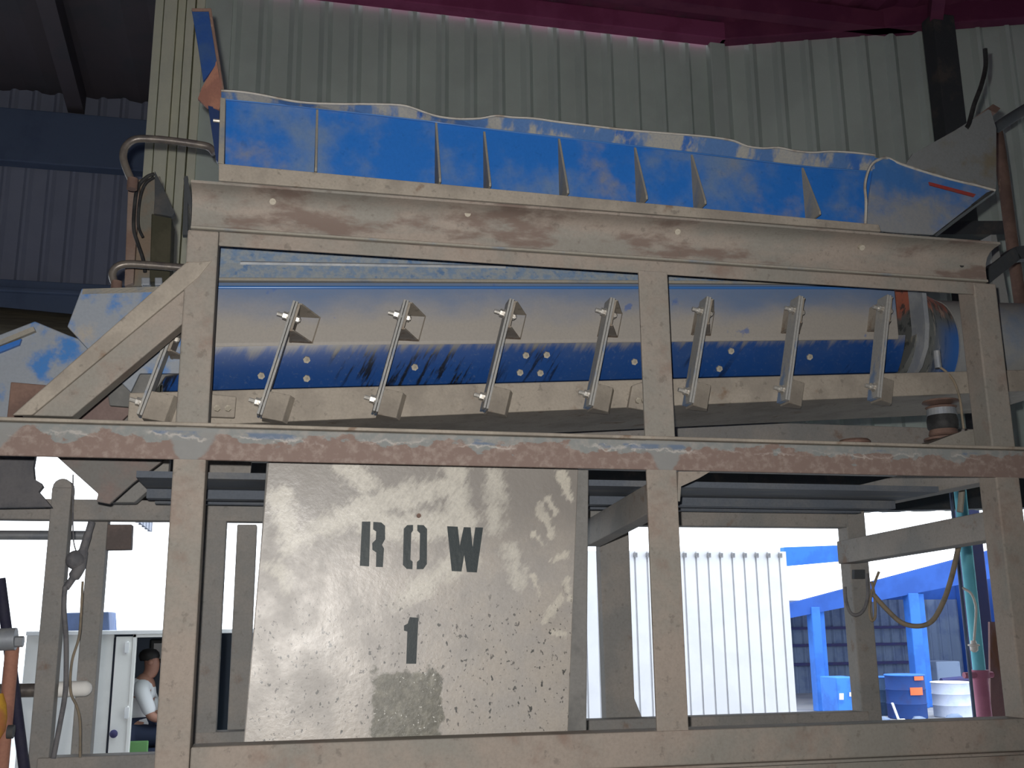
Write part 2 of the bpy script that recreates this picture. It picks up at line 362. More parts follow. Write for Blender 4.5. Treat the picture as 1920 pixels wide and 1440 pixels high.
mb = MB().prism([(3.5,4.34,6.40),(6.2,3.40,6.40),(6.2,3.52,6.40),(3.5,4.47,6.40)], (0,0,.32)); struct(obj('trim_4', mb, M['roof'], bevel=.01))
mb = MB().box(3.42, 3.56, 4.40, 4.5, 2.7, 6.45); struct(obj('trim_6', mb, M['wall'], bevel=.01))
mb = MB().box(-9, -1.06, 6.24, 6.38, at(0,300,6.24).z, at(0,200,6.24).z); struct(obj('trim_7', mb, M['trimblue'], bevel=.01))
z1_ = at(100,528,6.2).z; z2_ = at(100,548,6.2).z; z3_ = at(100,575,6.2).z
mb = MB().box(-9, -1.06, 6.2, 6.38, z2_, z1_); mb.box(-9, -1.06, 6.16, 6.38, z2_-.02, z2_+.02); mb.box(-9, -1.06, 6.22, 6.38, z3_-.12, z2_)
struct(obj('trim_8', mb, M['trimblue'], bevel=.01))
struct(ribbed((-1.06,6.4), (-1.06,4.5), ZWB, 7.4, 7.4, .20, M['wallfar'], 'wall_left_return', .08, .03))
# roof over the bay in front of the wall, with purlins; the higher roof to the left
mb = MB()
n = 60
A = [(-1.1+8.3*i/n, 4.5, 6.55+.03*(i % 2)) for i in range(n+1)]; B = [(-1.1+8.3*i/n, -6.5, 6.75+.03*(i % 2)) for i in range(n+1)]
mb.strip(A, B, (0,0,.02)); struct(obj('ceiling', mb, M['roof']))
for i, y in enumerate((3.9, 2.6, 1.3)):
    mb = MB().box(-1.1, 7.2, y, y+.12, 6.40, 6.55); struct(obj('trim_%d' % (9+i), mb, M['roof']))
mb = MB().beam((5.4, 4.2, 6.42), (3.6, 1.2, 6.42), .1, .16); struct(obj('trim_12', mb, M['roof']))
mb = MB(); A = [(-9+8*i/40, 6.5, 6.36+.03*(i % 2)) for i in range(41)]; B = [(-9+8*i/40, -6.5, 7.3+.03*(i % 2)) for i in range(41)]
mb.strip(A, B, (0,0,.02)); struct(obj('ceiling_left', mb, M['roofdark']))
for i, x in enumerate((-1.95, -3.9)):
    mb = MB().beam((x, 6.35, 6.28), (x+.35, -6, 7.15), .14, .2); struct(obj('trim_%d' % (13+i), mb, M['roofdark']))
mb = MB().box(-1.12, -1.06, -6.5, 4.4, 6.3, 7.5); struct(obj('trim_15', mb, M['roofdark']))
# unseen walls behind and beside the camera, added to keep sky light out
struct(obj('wall_front', MB().box(-9, 7.2, -6.6, -6.5, -.7, 7.7), M['wallfar']))
struct(obj('wall_left', MB().box(-9.1, -9, -6.5, 6.4, -.7, 7.4), M['wallfar']))
struct(obj('wall_side', MB().box(6.9, 7.0, -6.5, 3.6, -.7, 6.8), M['wall']))
struct(obj('floor', MB().box(-9.1, 7.2, -6.6, 6.5, -.76, -.70), M['floor']))
struct(obj('ground', MB().box(-40, 60, 6.5, 70, -.78, -.72), M['ground']))

# ------------------------------------------------------------------ welded steel frame
FZ = -.70
fr = thing('support_frame', (1.05, .5, FZ), 'large welded steel frame of dusty grey posts and beams carrying the blue conveyor', 'steel frame')
st = M['steel']
obj('post', MB().box(-.294,-.206,0,.09,FZ,2.735), st, fr, .005)
obj('post', MB().box(1.094,1.192,0,.012,FZ,2.70).box(1.182,1.192,.012,.09,FZ,2.70), st, fr, .003)
obj('post', MB().box(2.315,2.405,0,.09,FZ,2.735), st, fr, .005)
obj('top_rail', MB().box(-.205,2.33,.002,.012,2.692,2.736), st, fr, .004)
mb = MB(); prof = [(-.088,2.845),(-.088,2.853),(.03,2.892),(.03,2.737),(-.006,2.737),(-.006,2.745),(.0,2.748)]
cv = [(.0,2.782),(-.004,2.803),(-.014,2.822),(-.032,2.836),(-.058,2.843)]
pr = prof+cv
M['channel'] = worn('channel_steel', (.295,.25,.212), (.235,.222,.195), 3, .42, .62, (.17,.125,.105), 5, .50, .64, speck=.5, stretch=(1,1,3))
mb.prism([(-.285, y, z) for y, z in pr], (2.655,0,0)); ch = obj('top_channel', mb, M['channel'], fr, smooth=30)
obj('channel_lip', MB().box(-.285,2.365,-.009,.0,2.7365,2.7425), M['ledge'], fr, label='lower edge of the top channel, its highlight painted pale')  # bright highlight along the channel's lower edge, put into a pale strip
for px, py in ((512,370),(875,393),(1266,427),(1610,457)):
    p = at(px, py, -.012); b = MB().cyl(p+Vector((0,.03,.012)), p+Vector((0,-.02,-.022)), .010, 8); b.cyl(p+Vector((0,.012,.004)), p+Vector((0,.0,-.004)), .018, 14)
    obj('bolt', b, M['boltdust'], fr)
p = at(1803, 497, -.001); obj('bolt_hole', MB().cyl(p+Vector((0,-.001,0)), p+Vector((0,.004,0)), .009, 12), M['rubber'], fr)
mb = MB().box(-1.35,2.75,-.002,.012,2.055,2.147)
obj('middle_beam', mb, M['beam'], fr, .004)
obj('beam_flange', MB().box(-1.35,2.75,-.024,.09,2.147,2.157), M['rail'], fr, .003, label='dusty lip along the top of the middle beam')
obj('bottom_beam', MB().box(-.204,2.75,-.004,.09,1.195,1.292), st, fr, .005)
obj('bottom_ledge', MB().box(-.204,2.75,-.03,.09,1.187,1.196).box(-.204,2.75,.02,.09,1.02,1.187), st, fr, .003)
# diagonal brace: an angle section with a raised upper leg
mb = MB().plate([(38,778),(135,781),(336,612),(350,600),(350,492)], .012, .08)
obj('diagonal_brace', mb, st, fr, .004)
mb = MB().plate([(22,778),(60,778),(372,520),(398,488),(372,490),(350,490)], -.004, .012)
obj('brace_lip', mb, M['rail'], fr, .004)
YR = 1.05
rear = M['rear']
zb0 = at(800, 981, YR).z; zb1 = at(800, 945, YR).z
obj('rear_beam', MB().box(-1.3,2.38,YR,YR+.08,zb0,zb1), rear, fr, .005)
for px, w_ in ((397,.082),(458,.075),(1597,.09)):
    x = at(px, 1100, YR).x if px < 1500 else 2.415; dy = 0 if px != 458 else .12
    x = at(px, 1100, YR+dy+.001).x if px < 1500 else x
    obj('rear_post', MB().box(x-w_/2,x+w_/2,YR+dy+.001,YR+dy+.081,FZ,(zb1 if px < 1500 else 2.14) if dy == 0 else zb0), rear, fr, .005)
x = at(101, 1150, YR-.04).x; obj('rear_post', MB().box(x-.033,x+.033,YR-.09,YR-.02,FZ,at(108,915,YR-.07).z).cyl((x,YR-.085,at(108,915,YR-.07).z),(x,YR-.025,at(108,915,YR-.07).z),.033,16), rear, fr, .004)
x = at(172, 1150, YR+.1).x; obj('rear_post', MB().box(x-.033,x+.033,YR+.09,YR+.16,FZ,zb0+.01), rear, fr, .004)
mb = MB().plate([(196,983),(247,983),(245,1030),(196,1031)], YR+.1, YR+.16); obj('corner_bracket', mb, worn('bracket_brown', (.15,.115,.105), (.11,.09,.085), 7), fr, .003)
zr = at(1115, 1350, YR).z
obj('rear_bottom_beam', MB().box(-.28,2.40,YR-.001,YR+.079,zr-.09,zr), rear, fr, .004)
zr2 = at(180, 1418, YR-.1).z; obj('rear_bottom_beam', MB().box(at(70,1418,YR-.1).x,-.26,YR-.1,YR-.01,zr2-.09,zr2), rear, fr, .004)
# upright behind the bin, right-hand bay
mb = MB().plate([(1124,1000),(1178,960),(1190,1310),(1207,1352),(1137,1352)], YR+.1, YR+.16); obj('rear_post', mb, rear, fr, .004)
# right side beams
obj('rear_top_beam', MB().box(-.25,3.2,YR+.1,YR+.16,at(1500,880,YR).z,at(1500,785,YR).z), rear, fr, .004)
a = atX(1582,1038,2.36); b = Vector((2.36,.09,a.z+.03))
mb = MB().prism([(2.32,.09,b.z-.05),(2.32,.09,b.z+.045),(2.32,1.06,a.z+.05),(2.32,1.06,a.z-.045)], (.08,0,0)); obj('side_beam', mb, rear, fr, .004)
obj('side_beam', MB().box(2.32,2.40,.09,1.05,2.05,2.14), rear, fr, .004)
mb = MB().prism([at(1215,963,.12), at(1215,905,.12), at(1098,975,1.0), at(1098,1025,1.0)], (.06,0,0)); obj('side_brace', mb, rear, fr, .004)
mb = MB().plate([(1272,884),(1332,884),(1310,897),(1277,912),(1275,940),(1270,940)], .03, .06); obj('corner_gusset', mb, st, fr)
# left rear bracing seen under the middle beam
mb = MB().plate([(207,942),(252,942),(316,886),(318,858),(276,862)], .8, .86); obj('rear_brace', mb, rear, fr, .004)
mb = MB().plate([(385,862),(472,866),(466,918),(452,926),(430,927),(429,946),(385,946)], .9, .93); b = obj('bracket_plate', mb, rear, fr, .002)
p = at(436,906,.9); obj('bolt', MB().cyl(p, p+Vector((0,-.02,0)), .012, 8), M['zinc'], fr)
zd = zb1-.014
obj('under_tray', MB().box(-.43,2.32,.32,YR+.05,zd,zd+.02).box(-.43,2.32,.6,.66,zd-.03,zd).box(-.43,2.32,.85,.89,zd-.02,zd), M['deck'], fr)

# ------------------------------------------------------------------ bin with the stencilled plate
bn = thing('stencilled_bin', (.5, .5, FZ), 'pale smeared bin panel stencilled ROW 1 under the conveyor', 'bin')
bd = MB().plate([(500,866),(1104,880),(1100,1392),(462,1396)], .208, .75); bd.box(.0,.93,.22,.74,FZ,1.28); obj('bin_body', bd, M['bin'], bn, .004)
PY = .2
obj('front_plate', MB().plate([(503,862),(1085,870),(1064,1400),(456,1400)], PY, PY+.008), M['conc'], bn, .003)
def glyph(polys):
    g = MB()
    for pl in polys: g.plate([(440+x/2.4, 840+y/2.4) for x, y in pl], PY-.0012, PY)
    return g
obj('letter_r', glyph([[(573,331),(611,331),(605,533),(563,530)], [(624,332),(660,335),(677,350),(677,410),(663,436),(672,452),(667,536),(636,535),(637,470),(620,458),(619,428),(635,412),(637,376),(623,366)]]), M['stencil'], bn)
obj('letter_o', glyph([[(803,346),(776,347),(761,363),(757,526),(774,544),(800,546),(801,512),(791,502),(795,382),(803,371)], [(822,346),(850,347),(866,364),(865,522),(849,545),(819,546),(820,513),(832,502),(834,384),(822,372)]]), M['stencil'], bn)
obj('letter_w', glyph([[(956,352),(1004,354),(1013,440),(1031,356),(1062,357),(1071,446),(1083,357),(1118,358),(1090,560),(1045,558),(1033,482),(1021,556),(977,554)]]), M['stencil'], bn)
obj('number_one', glyph([[(788,761),(827,764),(817,971),(772,971),(777,826),(762,822),(762,799),(779,790)]]), M['stencil'], bn)
p = at(440+828/2.4, 840+305/2.4, PY); obj('rivet', MB().cyl(p, p+Vector((0,-.006,0)), .007, 10), M['rust'], bn)

# ------------------------------------------------------------------ vibrating conveyor (leans up to the right by 3.8 degrees)
SL = .0662
cv = thing('vibrating_conveyor', (.9, .6, 2.16), 'blue dust-covered vibrating conveyor on slanted leaf springs inside the frame', 'conveyor')
def along(prof, x0, x1, slope=SL):
    mb = MB(); mb.prism([(x0, y, z+slope*x0) for y, z in prof], (x1-x0, 0, slope*(x1-x0))); return mb
obj('hood', along([(.47,2.99),(.425,2.795),(.405,2.735),(.41,2.735),(.43,2.795),(.475,2.99)], -.24, 1.85, .050), M['bluehood'], cv)
obj('hood_highlight', along([(.421,2.790),(.417,2.797),(.421,2.802),(.43,2.80)], -.16, .75, .050), M['galv'], cv)  # added pale strip that paints the highlight along the hood fold
obj('ledge', along([(.41,2.738),(.335,2.716),(.335,2.706),(.41,2.706)], -.24, 2.27, .056), M['ledge'], cv, .002)
obj('trough_side', along([(.352,2.706),(.348,2.690),(.35,2.50),(.354,2.488),(.365,2.488),(.365,2.706)], -.24, 2.24, SL-.006), M['body'], cv, .003)
obj('trough_edge', along([(.353,2.696),(.343,2.690),(.343,2.684),(.353,2.680)], -.24, 2.2, SL-.006), M['blueedge'], cv, .001)
obj('trough_belly', along([(.353,2.490),(.372,2.44),(.40,2.395),(.425,2.365),(.9,2.34),(.9,2.49)], -.38, 2.27), M['bluebelly'], cv, smooth=40)
obj('trough_back', along([(.86,2.49),(.88,2.49),(.88,2.75),(.86,2.75)], -.6, 2.27), M['bluelight'], cv)
# base rail
A = [at(245,757,.27), at(1790,690,.27)]
mb = MB(); x0, x1 = -.46, 2.85
fz = lambda x: 2.328+.0655*x
gz = lambda x: 2.222+.0745*x
mb.add([(x0,.27,gz(x0)),(x1,.27,gz(x1)),(x1,.27,fz(x1)),(x0,.27,fz(x0)),(x0,.72,gz(x0)),(x1,.72,gz(x1)),(x1,.72,fz(x1)),(x0,.72,fz(x0))],
       [(0,1,2,3),(4,7,6,5),(0,4,5,1),(3,2,6,7),(0,3,7,4),(1,5,6,2)])
obj('base_rail', mb, M['rail'], cv, .004)
# leaf springs with their brackets
for k in range(-1, 7):
    tx, tz = .021+.349*k, 2.582+.0240*k; bx, bz = -.066+.3515*k, 2.249+.0217*k
    if k < 0: tx, tz, bx, bz = -.338, 2.50, -.413, 2.237
    T = Vector((tx, 0, tz)); B = Vector((bx, 0, bz)); d = (T-B).normalized(); sd = Vector((d.z, 0, -d.x))
    mb = MB()
    for o_ in (-.0085, .001):
        q = [B-d*.02+sd*o_, B-d*.02+sd*(o_+.0075), T+d*.015+sd*(o_+.0075), T+d*.015+sd*o_]
        mb.prism([v+Vector((0,.2,0)) for v in q], (0,.066,0))
    sp = obj('leaf_spring', mb, M['strap'], cv, .001)
    for C_, up_ in ((T-d*.035, 1), (B+d*.02, 0)):
        c = C_+Vector((0,.225,0))
        b = MB().cyl(c-sd*.045, c+sd*.03, .007, 10); b.cyl(c-sd*.026, c-sd*.012, .013, 6); b.cyl(c+sd*.016, c+sd*.026, .012, 6); b.cyl(c-sd*.012, c-sd*.009, .017, 14)
        obj('bolt', b, M['zinc'], sp)
        b = MB(); h = .047; e = C_+sd*.009
        b.prism([e+d*h+Vector((0,.207,0)), e-d*h+Vector((0,.207,0)), e-d*h+Vector((0,.35,0)), e+d*h+Vector((0,.35,0))], sd*.008)
        yb = .352 if up_ else .272
        if up_:
            for s_ in (h-.004, -h):
                c0 = e+d*s_; b.prism([c0+Vector((0,.21,0)), c0+Vector((.012,.21,0)), c0+Vector((.075,yb,0)), c0+Vector((0,yb,0))], d*.005)
            b.prism([e+d*h+Vector((.072,yb-.01,0)), e-d*h+Vector((.072,yb-.01,0)), e-d*h+Vector((.078,yb,0)), e+d*h+Vector((.078,yb,0))], (0,.004,0))
        else:
            b = MB(); q = []
            c0 = e-d*h
            b.prism([c0+Vector((.0,.205,0)), c0+Vector((.062,.235,-.004)), c0+Vector((.078,yb,-.006)), c0+Vector((0,yb,0))], d*(2*h)*.92)
        obj('spring_bracket', b, M['rail'], cv, .002)
for pl in ([(392,738),(443,743),(440,783),(389,781)], [(1186,722),(1216,712),(1216,770),(1178,764)]):
    cb_ = obj('clamp_bracket', MB().plate(pl, .245, .268), M['rail'], cv, .004)
    for q in (.3, .7):
        px = pl[0][0]*(1-q)+pl[1][0]*q; p = at(px, (pl[0][1]+pl[2][1])/2+6, .245); obj('bolt', MB().cyl(p, p+Vector((0,-.012,0)), .010, 6), M['boltdust'], cb_)
# dusty bolts through the belly
for px, py in ((575,673),(575,708),(777,687),(985,665),(1024,664),(974,697),(1012,698),(1188,677),(1347,690),(1369,657),(1516,668),(490,703)):
    Yb = .38
    for _ in range(8):
        q = at(px, py, Yb); zz = q.z-SL*q.x; Yb = .353+max(0, 2.49-zz)*.58
    p = at(px, py, Yb-.002); nrm = Vector((0,-.75,-.45)).normalized()
    obj('trough_bolt', MB().cyl(p-nrm*.03, p+nrm*.012, .012, 6).cyl(p-nrm*.03, p+nrm*.001, .017, 14), M['boltdust'], cv)
# end flange: a U-shaped band, and the round duct beyond it
inn = [(.36,2.86),(.36,2.66),(.375,2.60),(.41,2.545),(.46,2.515),(.9,2.50)]
out = [(.275,2.86),(.275,2.66),(.295,2.58),(.345,2.515),(.42,2.475),(.9,2.455)]
fx = at(1722,560,.3).x
A = [Vector((fx,y,z)) for y, z in inn]; B = [Vector((fx,y,z)) for y, z in out]
obj('end_flange', MB().strip(A, B, (.018,0,0)), M['galv'], cv, smooth=40)
dc = Vector((0,.52,2.68)); mb = MB()
mb.cyl((fx+.01,.54,2.685), (2.56,.54,2.63), .215, 40, .17); obj('end_duct', mb, M['duct'], cv, smooth=40)
mb = MB().cyl((2.5,.54,2.65), (at(1903,620,.54).x,.54,2.66), .19, 32); obj('outer_duct', mb, M['bluedust'], cv, smooth=40)
p = at(1757,668,.30); obj('cable_gland', MB().cyl(p+Vector((0,0,.02)), p-Vector((0,0,.045)), .013, 10), M['galv'], cv)
obj('sensor_cable', MB().tube([at(1757,685,.30), at(1775,698,.28), at(1790,718,.25), at(1800,750,.23), at(1805,790,.22), at(1807,804,.22)], .0045, 8), M['cablet'], cv)
# left head plate and its folded top
mb = MB().plate([(153,541),(345,536),(345,700),(262,700),(245,735),(165,655),(126,612)], .31, .325); obj('head_plate', mb, M['bluelight'], cv, .003)
mb = MB().prism([at(153,541,.31), at(345,535,.31), at(345,535,.31)+Vector((0,.3,0)), at(153,541,.31)+Vector((0,.3,0))], (0,0,-.022)); obj('head_flange', mb, M['ledge'], cv, .003)
mb = MB().plate([(225,655),(335,640),(335,700),(310,705),(268,765),(205,760),(195,690)], .36, .38); obj('head_guard', mb, M['bin'], cv, .003)
# spring mount at the right
mc = at(1767, 790, .27); mz = mc.z; mt = thing('rubber_mount', (mc.x, .27, mz-.085), 'short round rubber mount with rusty plates under the conveyor rail', 'mount')
c0 = Vector((mc.x, .27, mz))
obj('mount_plate', MB().lathe(c0, [(.03,.075),(.062,.075),(.064,.069),(.03,.06),(.055,.052),(.05,.045)], 20), M['rust'], mt, smooth=30)
obj('mount_band', MB().lathe(c0, [(.05,.045),(.052,.02)], 24), M['galv'], mt)
obj('mount_rubber', MB().lathe(c0, [(.05,.02),(.054,0),(.053,-.025),(.047,-.032)], 24), M['rubber'], mt, smooth=40)
obj('mount_base', MB().lathe(c0, [(.047,-.032),(.052,-.05),(.045,-.055),(.07,-.062),(.07,-.07)], 24), M['rust'], mt, smooth=30)
mb = MB().plate([(1715,842),(1800,810),(1875,795),(1885,845)], .12, .3); obj('foot_plate', mb, st, fr)
mc2 = at(1602, 829, .35)
tag(obj('rusty_clip', MB().lathe(mc2, [(.03,-.02),(.055,-.018),(.058,0),(.05,.008),(.02,.01)], 16), M['rust'], smooth=30), 'small rusty disc showing just above the middle beam, right of the middle post', 'clip')

# ------------------------------------------------------------------ upper blue trough
tr = thing('feed_trough', (.9, .4, 2.895), 'bright blue open trough with wavy torn rim lying on top of the frame', 'trough')
YT = .13
zs0, zs1 = 2.893, 2.966
obj('base_strip', MB().prism([at(410,338,.03), at(1652,434,.03), at(1648,421,.03), at(410,306,.03)], (0,.012,0)).prism([at(410,306,.03)+Vector((0,.012,-.002)), at(1648,421,.03)+Vector((0,.012,-.002)), at(1648,421,.03)+Vector((.02,.12,0)), at(410,306,.03)+Vector((-.0,.12,0))], (0,0,-.01)), M['rail'], tr, .002)
fold = [(415,186),(590,203),(800,227),(925,243),(1060,259),(1210,276),(1320,289),(1440,304),(1530,314),(1640,322)]
lowp = [(410,312),(590,327),(800,347),(925,358),(1060,371),(1210,385),(1320,395),(1440,406),(1530,415),(1640,426)]
A = [at(x, y, YT) for x, y in fold]; B = [at(x, y, YT)-Vector((0,0,.006)) for x, y in lowp]
obj('side_panel', MB().strip(A, B, (0,.006,0)), M['bluebright'], tr)
wav = [(415,170),(450,172),(490,178),(540,188),(580,193),(640,195),(690,195),(750,197),(775,203),(800,212),(825,219),(860,223),(900,222),(930,217),(960,220),(1000,222),(1050,229),(1100,235),(1150,241),(1200,246),(1290,253),(1340,258),(1375,264),(1400,274),(1430,278),(1460,277),(1490,283),(1525,286),(1555,284),(1600,286),(1640,291)]
def fy(x):
    for (xa, ya), (xb, yb) in zip(fold, fold[1:]):
        if xa <= x <= xb: return ya+(yb-ya)*(x-xa)/(xb-xa)
    return fold[-1][1]
A = [at(x, y, YT-.035) for x, y in wav]; B = [at(x, fy(x)+1, YT) for x, y in wav]
obj('torn_lip', MB().strip(A, B, (0,.004,0)), M['lip'], tr)
obj('lip_edge', MB().tube([at(x, y, YT-.035) for x, y in wav], .0042, 6, 3), M['rope'], tr, smooth=60)
obj('fold_line', MB().tube([at(x, y, YT-.002) for x, y in fold], .0032, 6, 2), M['blueedge'], tr, smooth=60)
obj('end_edge', MB().prism([at(413,182,.09), at(423,184,.09), at(420,307,.06), at(409,305,.06)], (0,.07,0)), M['ledge'], tr, .002)
for px, pyb, pyt in ((590,321,206),(823,341,231),(917,349,248),(1063,362,262),(1211,373,279),(1321,382,293),(1536,402,318)):
    tp = at(px-4 if px > 700 else px, pyt, YT); bb = at(px, pyb, .035); bb2 = Vector((bb.x, YT, bb.z))
    tp.x = bb.x; tp.y = YT-.004
    obj('stiffener', MB().prism([bb, bb2, Vector((bb.x, YT, tp.z)), tp, bb+Vector((0,0,.012))], (.007,0,0)), M['ledge'], tr)
# flared outlet at the right end
top = [(1640,296),(1665,297),(1690,308),(1740,324),(1790,338),(1830,347),(1866,357)]
bot = [(1622,432),(1650,433),(1680,436),(1710,438),(1750,440),(1795,405),(1850,362)]
A = [at(x, y, .125-.05*i/6) for i, (x, y) in enumerate(top)]; B = [at(x, y, .11-.035*i/6) for i, (x, y) in enumerate(bot)]
mid = [(a*.5+b_*.5)+Vector((0,.004,0)) for a, b_ in zip(A, B)]
mb = MB().strip(A, mid, (0,.006,0)); mb.strip(mid, B, (0,.006,0)); obj('outlet_cheek', mb, M['outlet'], tr)
obj('outlet_rim', MB().tube([at(x, y, .10) for x, y in ((1622,432),(1624,380),(1622,345),(1632,312),(1650,298))]+[at(x, y, .12-.05*i/5) for i, (x, y) in enumerate(top[1:])], .0055, 6, 4), M['rope'], tr, smooth=60)
obj('outlet_lip', MB().prism([at(1752,441,.09), at(1797,406,.085), at(1850,364,.07), at(1866,358,.07)]+[at(1866,362,.2), at(1852,372,.2), at(1800,412,.2), at(1756,444,.2)], (0,0,.006)), M['rubber'], tr)
mb = MB().plate([(1742,341),(1830,364),(1826,369),(1744,347)], .074, .079); obj('red_stripe', mb, M['redpaint'], tr)
mb = MB().plate([(1700,305),(1712,288),(1790,245),(1856,203),(1868,240),(1868,352),(1862,357),(1845,372),(1750,432),(1640,425)], .55, .56); obj('end_plate', mb, worn('grey_end_plate', (.22,.23,.23), (.2,.17,.12), 6, .5, .7, grain=.2), tr)
mb = MB().prism([at(1850,204,.55), at(1862,195,.55), at(1876,203,.55), at(1868,212,.55)], (0,.12,0)); obj('end_plate_flange', mb, M['rust'], tr)
obj('rear_panel', MB().box(-.22, 2.42, .60, .606, 2.95, 3.13), M['bluebright'], tr)
obj('trough_floor', MB().box(-.2, 2.0, .13, .605, 2.935, 2.945), M['bluebright'], tr)

# upright paddle-shaped bar beside the trough
ub = thing('upright_bar', at(403,235,.3), 'tall blue flat bar with rusty twisted foot, upright at left trough end', 'bar')
obj('blade', MB().plate([(359,17),(391,18),(409,114),(404,122),(381,152),(370,80)], .20, .215), worn('blade_blue', (.015,.055,.20), (.03,.07,.18), 8, grain=.2), ub, .002)
obj('blade_edge', MB().plate([(359,15),(396,15),(420,165),(416,200),(412,150),(406,114),(391,20),(360,20)], .194, .205), M['rust'], ub, .002)
fa = [(407,112,.198),(413,135,.193),(416,160,.192),(416,185,.195),(411,205,.205)]; fb = [(404,118,.200),(391,142,.212),(378,165,.228),(371,185,.236),(388,201,.226)]
obj('twisted_foot', MB().strip([at(*q) for q in fa], [at(*q) for q in fb], (0,.012,0)), M['redpipe'], ub, smooth=60)
obj('lower_bar', MB().plate([(390,198),(411,203),(411,306),(405,300)], .215, .235), plain('dark_blue_bar', (.012,.03,.10), .5), ub)
obj('bracket_pin', MB().cyl(at(400,226,.2), at(412,227,.2), .006, 8), M['zinc'], ub)

# ------------------------------------------------------------------ bent tube loops at the left
def hoop(pts, Y, r, name, label, foot):
    o = thing(name, at(*pts[-1], Y), label, 'tube', 'bent tube loops at the left end')
    n_ = len(pts); P = [at(x, y, Y+dy) for (x, y), dy in zip(pts, [.0]*n_)]
    obj('tube', MB().tube(P, r, 12, 6), M['pipe'], o, smooth=60)
    p = at(*foot, Y); obj('collar', MB().cyl(p+Vector((0,0,.02)), p-Vector((0,0,.02)), r*1.35, 14), M['rust'], o, smooth=40)
    return o
hoop([(402,288),(392,276),(372,271),(330,265),(290,261),(255,261),(237,273),(231,290),(234,308),(245,335),(250,345)], .62, .0135, 'bent_tube', 'upper bent steel tube loop sticking out left of the blue trough', (248,345))
hoop([(360,503),(330,501),(280,497),(240,495),(220,500),(211,512),(213,525),(219,538)], .62, .0135, 'bent_tube', 'lower bent rusty tube loop resting on the blue conveyor head', (218,538))
# post with box and cables behind the loops
jp = thing('control_post', at(270,530,.95), 'olive control box on grey post behind the bent tubes', 'control box')
obj('back_plate', MB().plate([(250,338),(300,330),(318,400),(325,536),(238,536)], 1.0, 1.03), worn('post_grey', (.17,.165,.14), (.2,.15,.11), 5, grain=.15), jp, .003)
obj('rusty_edge', MB().plate([(240,345),(262,342),(250,530),(233,536)], .97, 1.0), worn('pink_rust', (.24,.18,.15), (.2,.13,.1), 5), jp, .003)
obj('box', MB().plate([(284,400),(322,406),(318,528),(280,528)], .86, .99), M['olive'], jp, .004)
obj('lid', MB().plate([(290,320),(303,345),(328,398),(322,406),(288,400),(290,372)], .84, .87), M['darksteel'], jp, .002)
obj('cable', MB().tube([at(290,326,.9), at(275,332,.9), at(258,352,.9), at(252,390,.9), at(251,430,.9), at(258,455,.9), at(268,485,.9), at(272,510,.9)], .007, 8), M['rubber'], jp, smooth=60)
obj('cable', MB().tube([at(289,332,.88), at(272,345,.88), at(262,375,.88), at(259,420,.88), at(268,445,.88)], .0055, 8), M['rubber'], jp, smooth=60)
obj('terminal_block', MB().plate([(265,520),(281,520),(281,534),(265,534)], .85, .9), M['galv'], jp, .003)
obj('terminal_block', MB().plate([(290,520),(304,520),(304,534),(290,534)], .85, .9), M['galv'], jp, .003)
tag(obj('angle_strut', MB().plate([(344,334),(352,334),(360,380),(358,410)], .5, .53).plate([(346,330),(352,330),(352,440),(342,440)], .6, .63), M['darksteel']), 'thin dark strut just left of the top channel end', 'strut')

# ------------------------------------------------------------------ discharge chute at far left
dcx = thing('discharge_chute', at(90,700,.5), 'pale blue dusty discharge chute at left edge beyond the diagonal brace', 'chute')
obj('chute_body', MB().plate([(-60,650),(65,602),(128,628),(184,648),(150,735),(100,772),(96,800),(-60,800)], .42, .9), M['bluelight'], dcx, .004)
obj('chute_rib', MB().prism([at(-60,662,.40), at(62,612,.40), at(66,620,.40), at(-60,672,.40)], (0,.03,0)), M['ledge'], dcx)
obj('chute_rib', MB().prism([at(-60,672,.405), at(40,635,.405), at(36,646,.405), at(-60,684,.405)], (0,.03,0)), M['bluebright'], dcx)
obj('lower_plate', MB().plate([(20,716),(90,722),(60,790),(12,790)], .34, .38), M['rust'], dcx, .003)
obj('spout', MB().plate([(70,790),(250,770),(262,790),(318,852),(300,868),(250,905),(205,945),(180,940),(184,926),(95,846)], .45, .47), worn('spout_brown', (.21,.16,.145), (.17,.165,.155), 5, .4, .6, grain=.2), dcx, .003)
obj('spout_side', MB().plate([(170,740),(255,700),(248,770),(225,792),(120,790)], .40, .42), worn('spout_rust', (.2,.145,.13), (.17,.12,.11), 6), dcx, .003)
tag(obj('rubber_skirt', MB().plate([(-60,850),(66,852),(62,875),(64,898),(76,905),(80,912),(72,922),(86,938),(96,950),(-60,952)], .7, .73), worn('skirt_grey', (.13,.125,.13), (.09,.09,.1), 4, grain=.2)), 'dark grey ragged skirt hanging under the middle beam at left edge', 'skirt')
p0 = at(-40,600,6.0); p1 = at(190,622,6.0)
tag(obj('rolled_tarpaulin', MB().cyl(p0, p1, .125, 20), M['canvas'], smooth=60), 'brown rolled tarpaulin below the far blue-grey wall', 'tarpaulin')

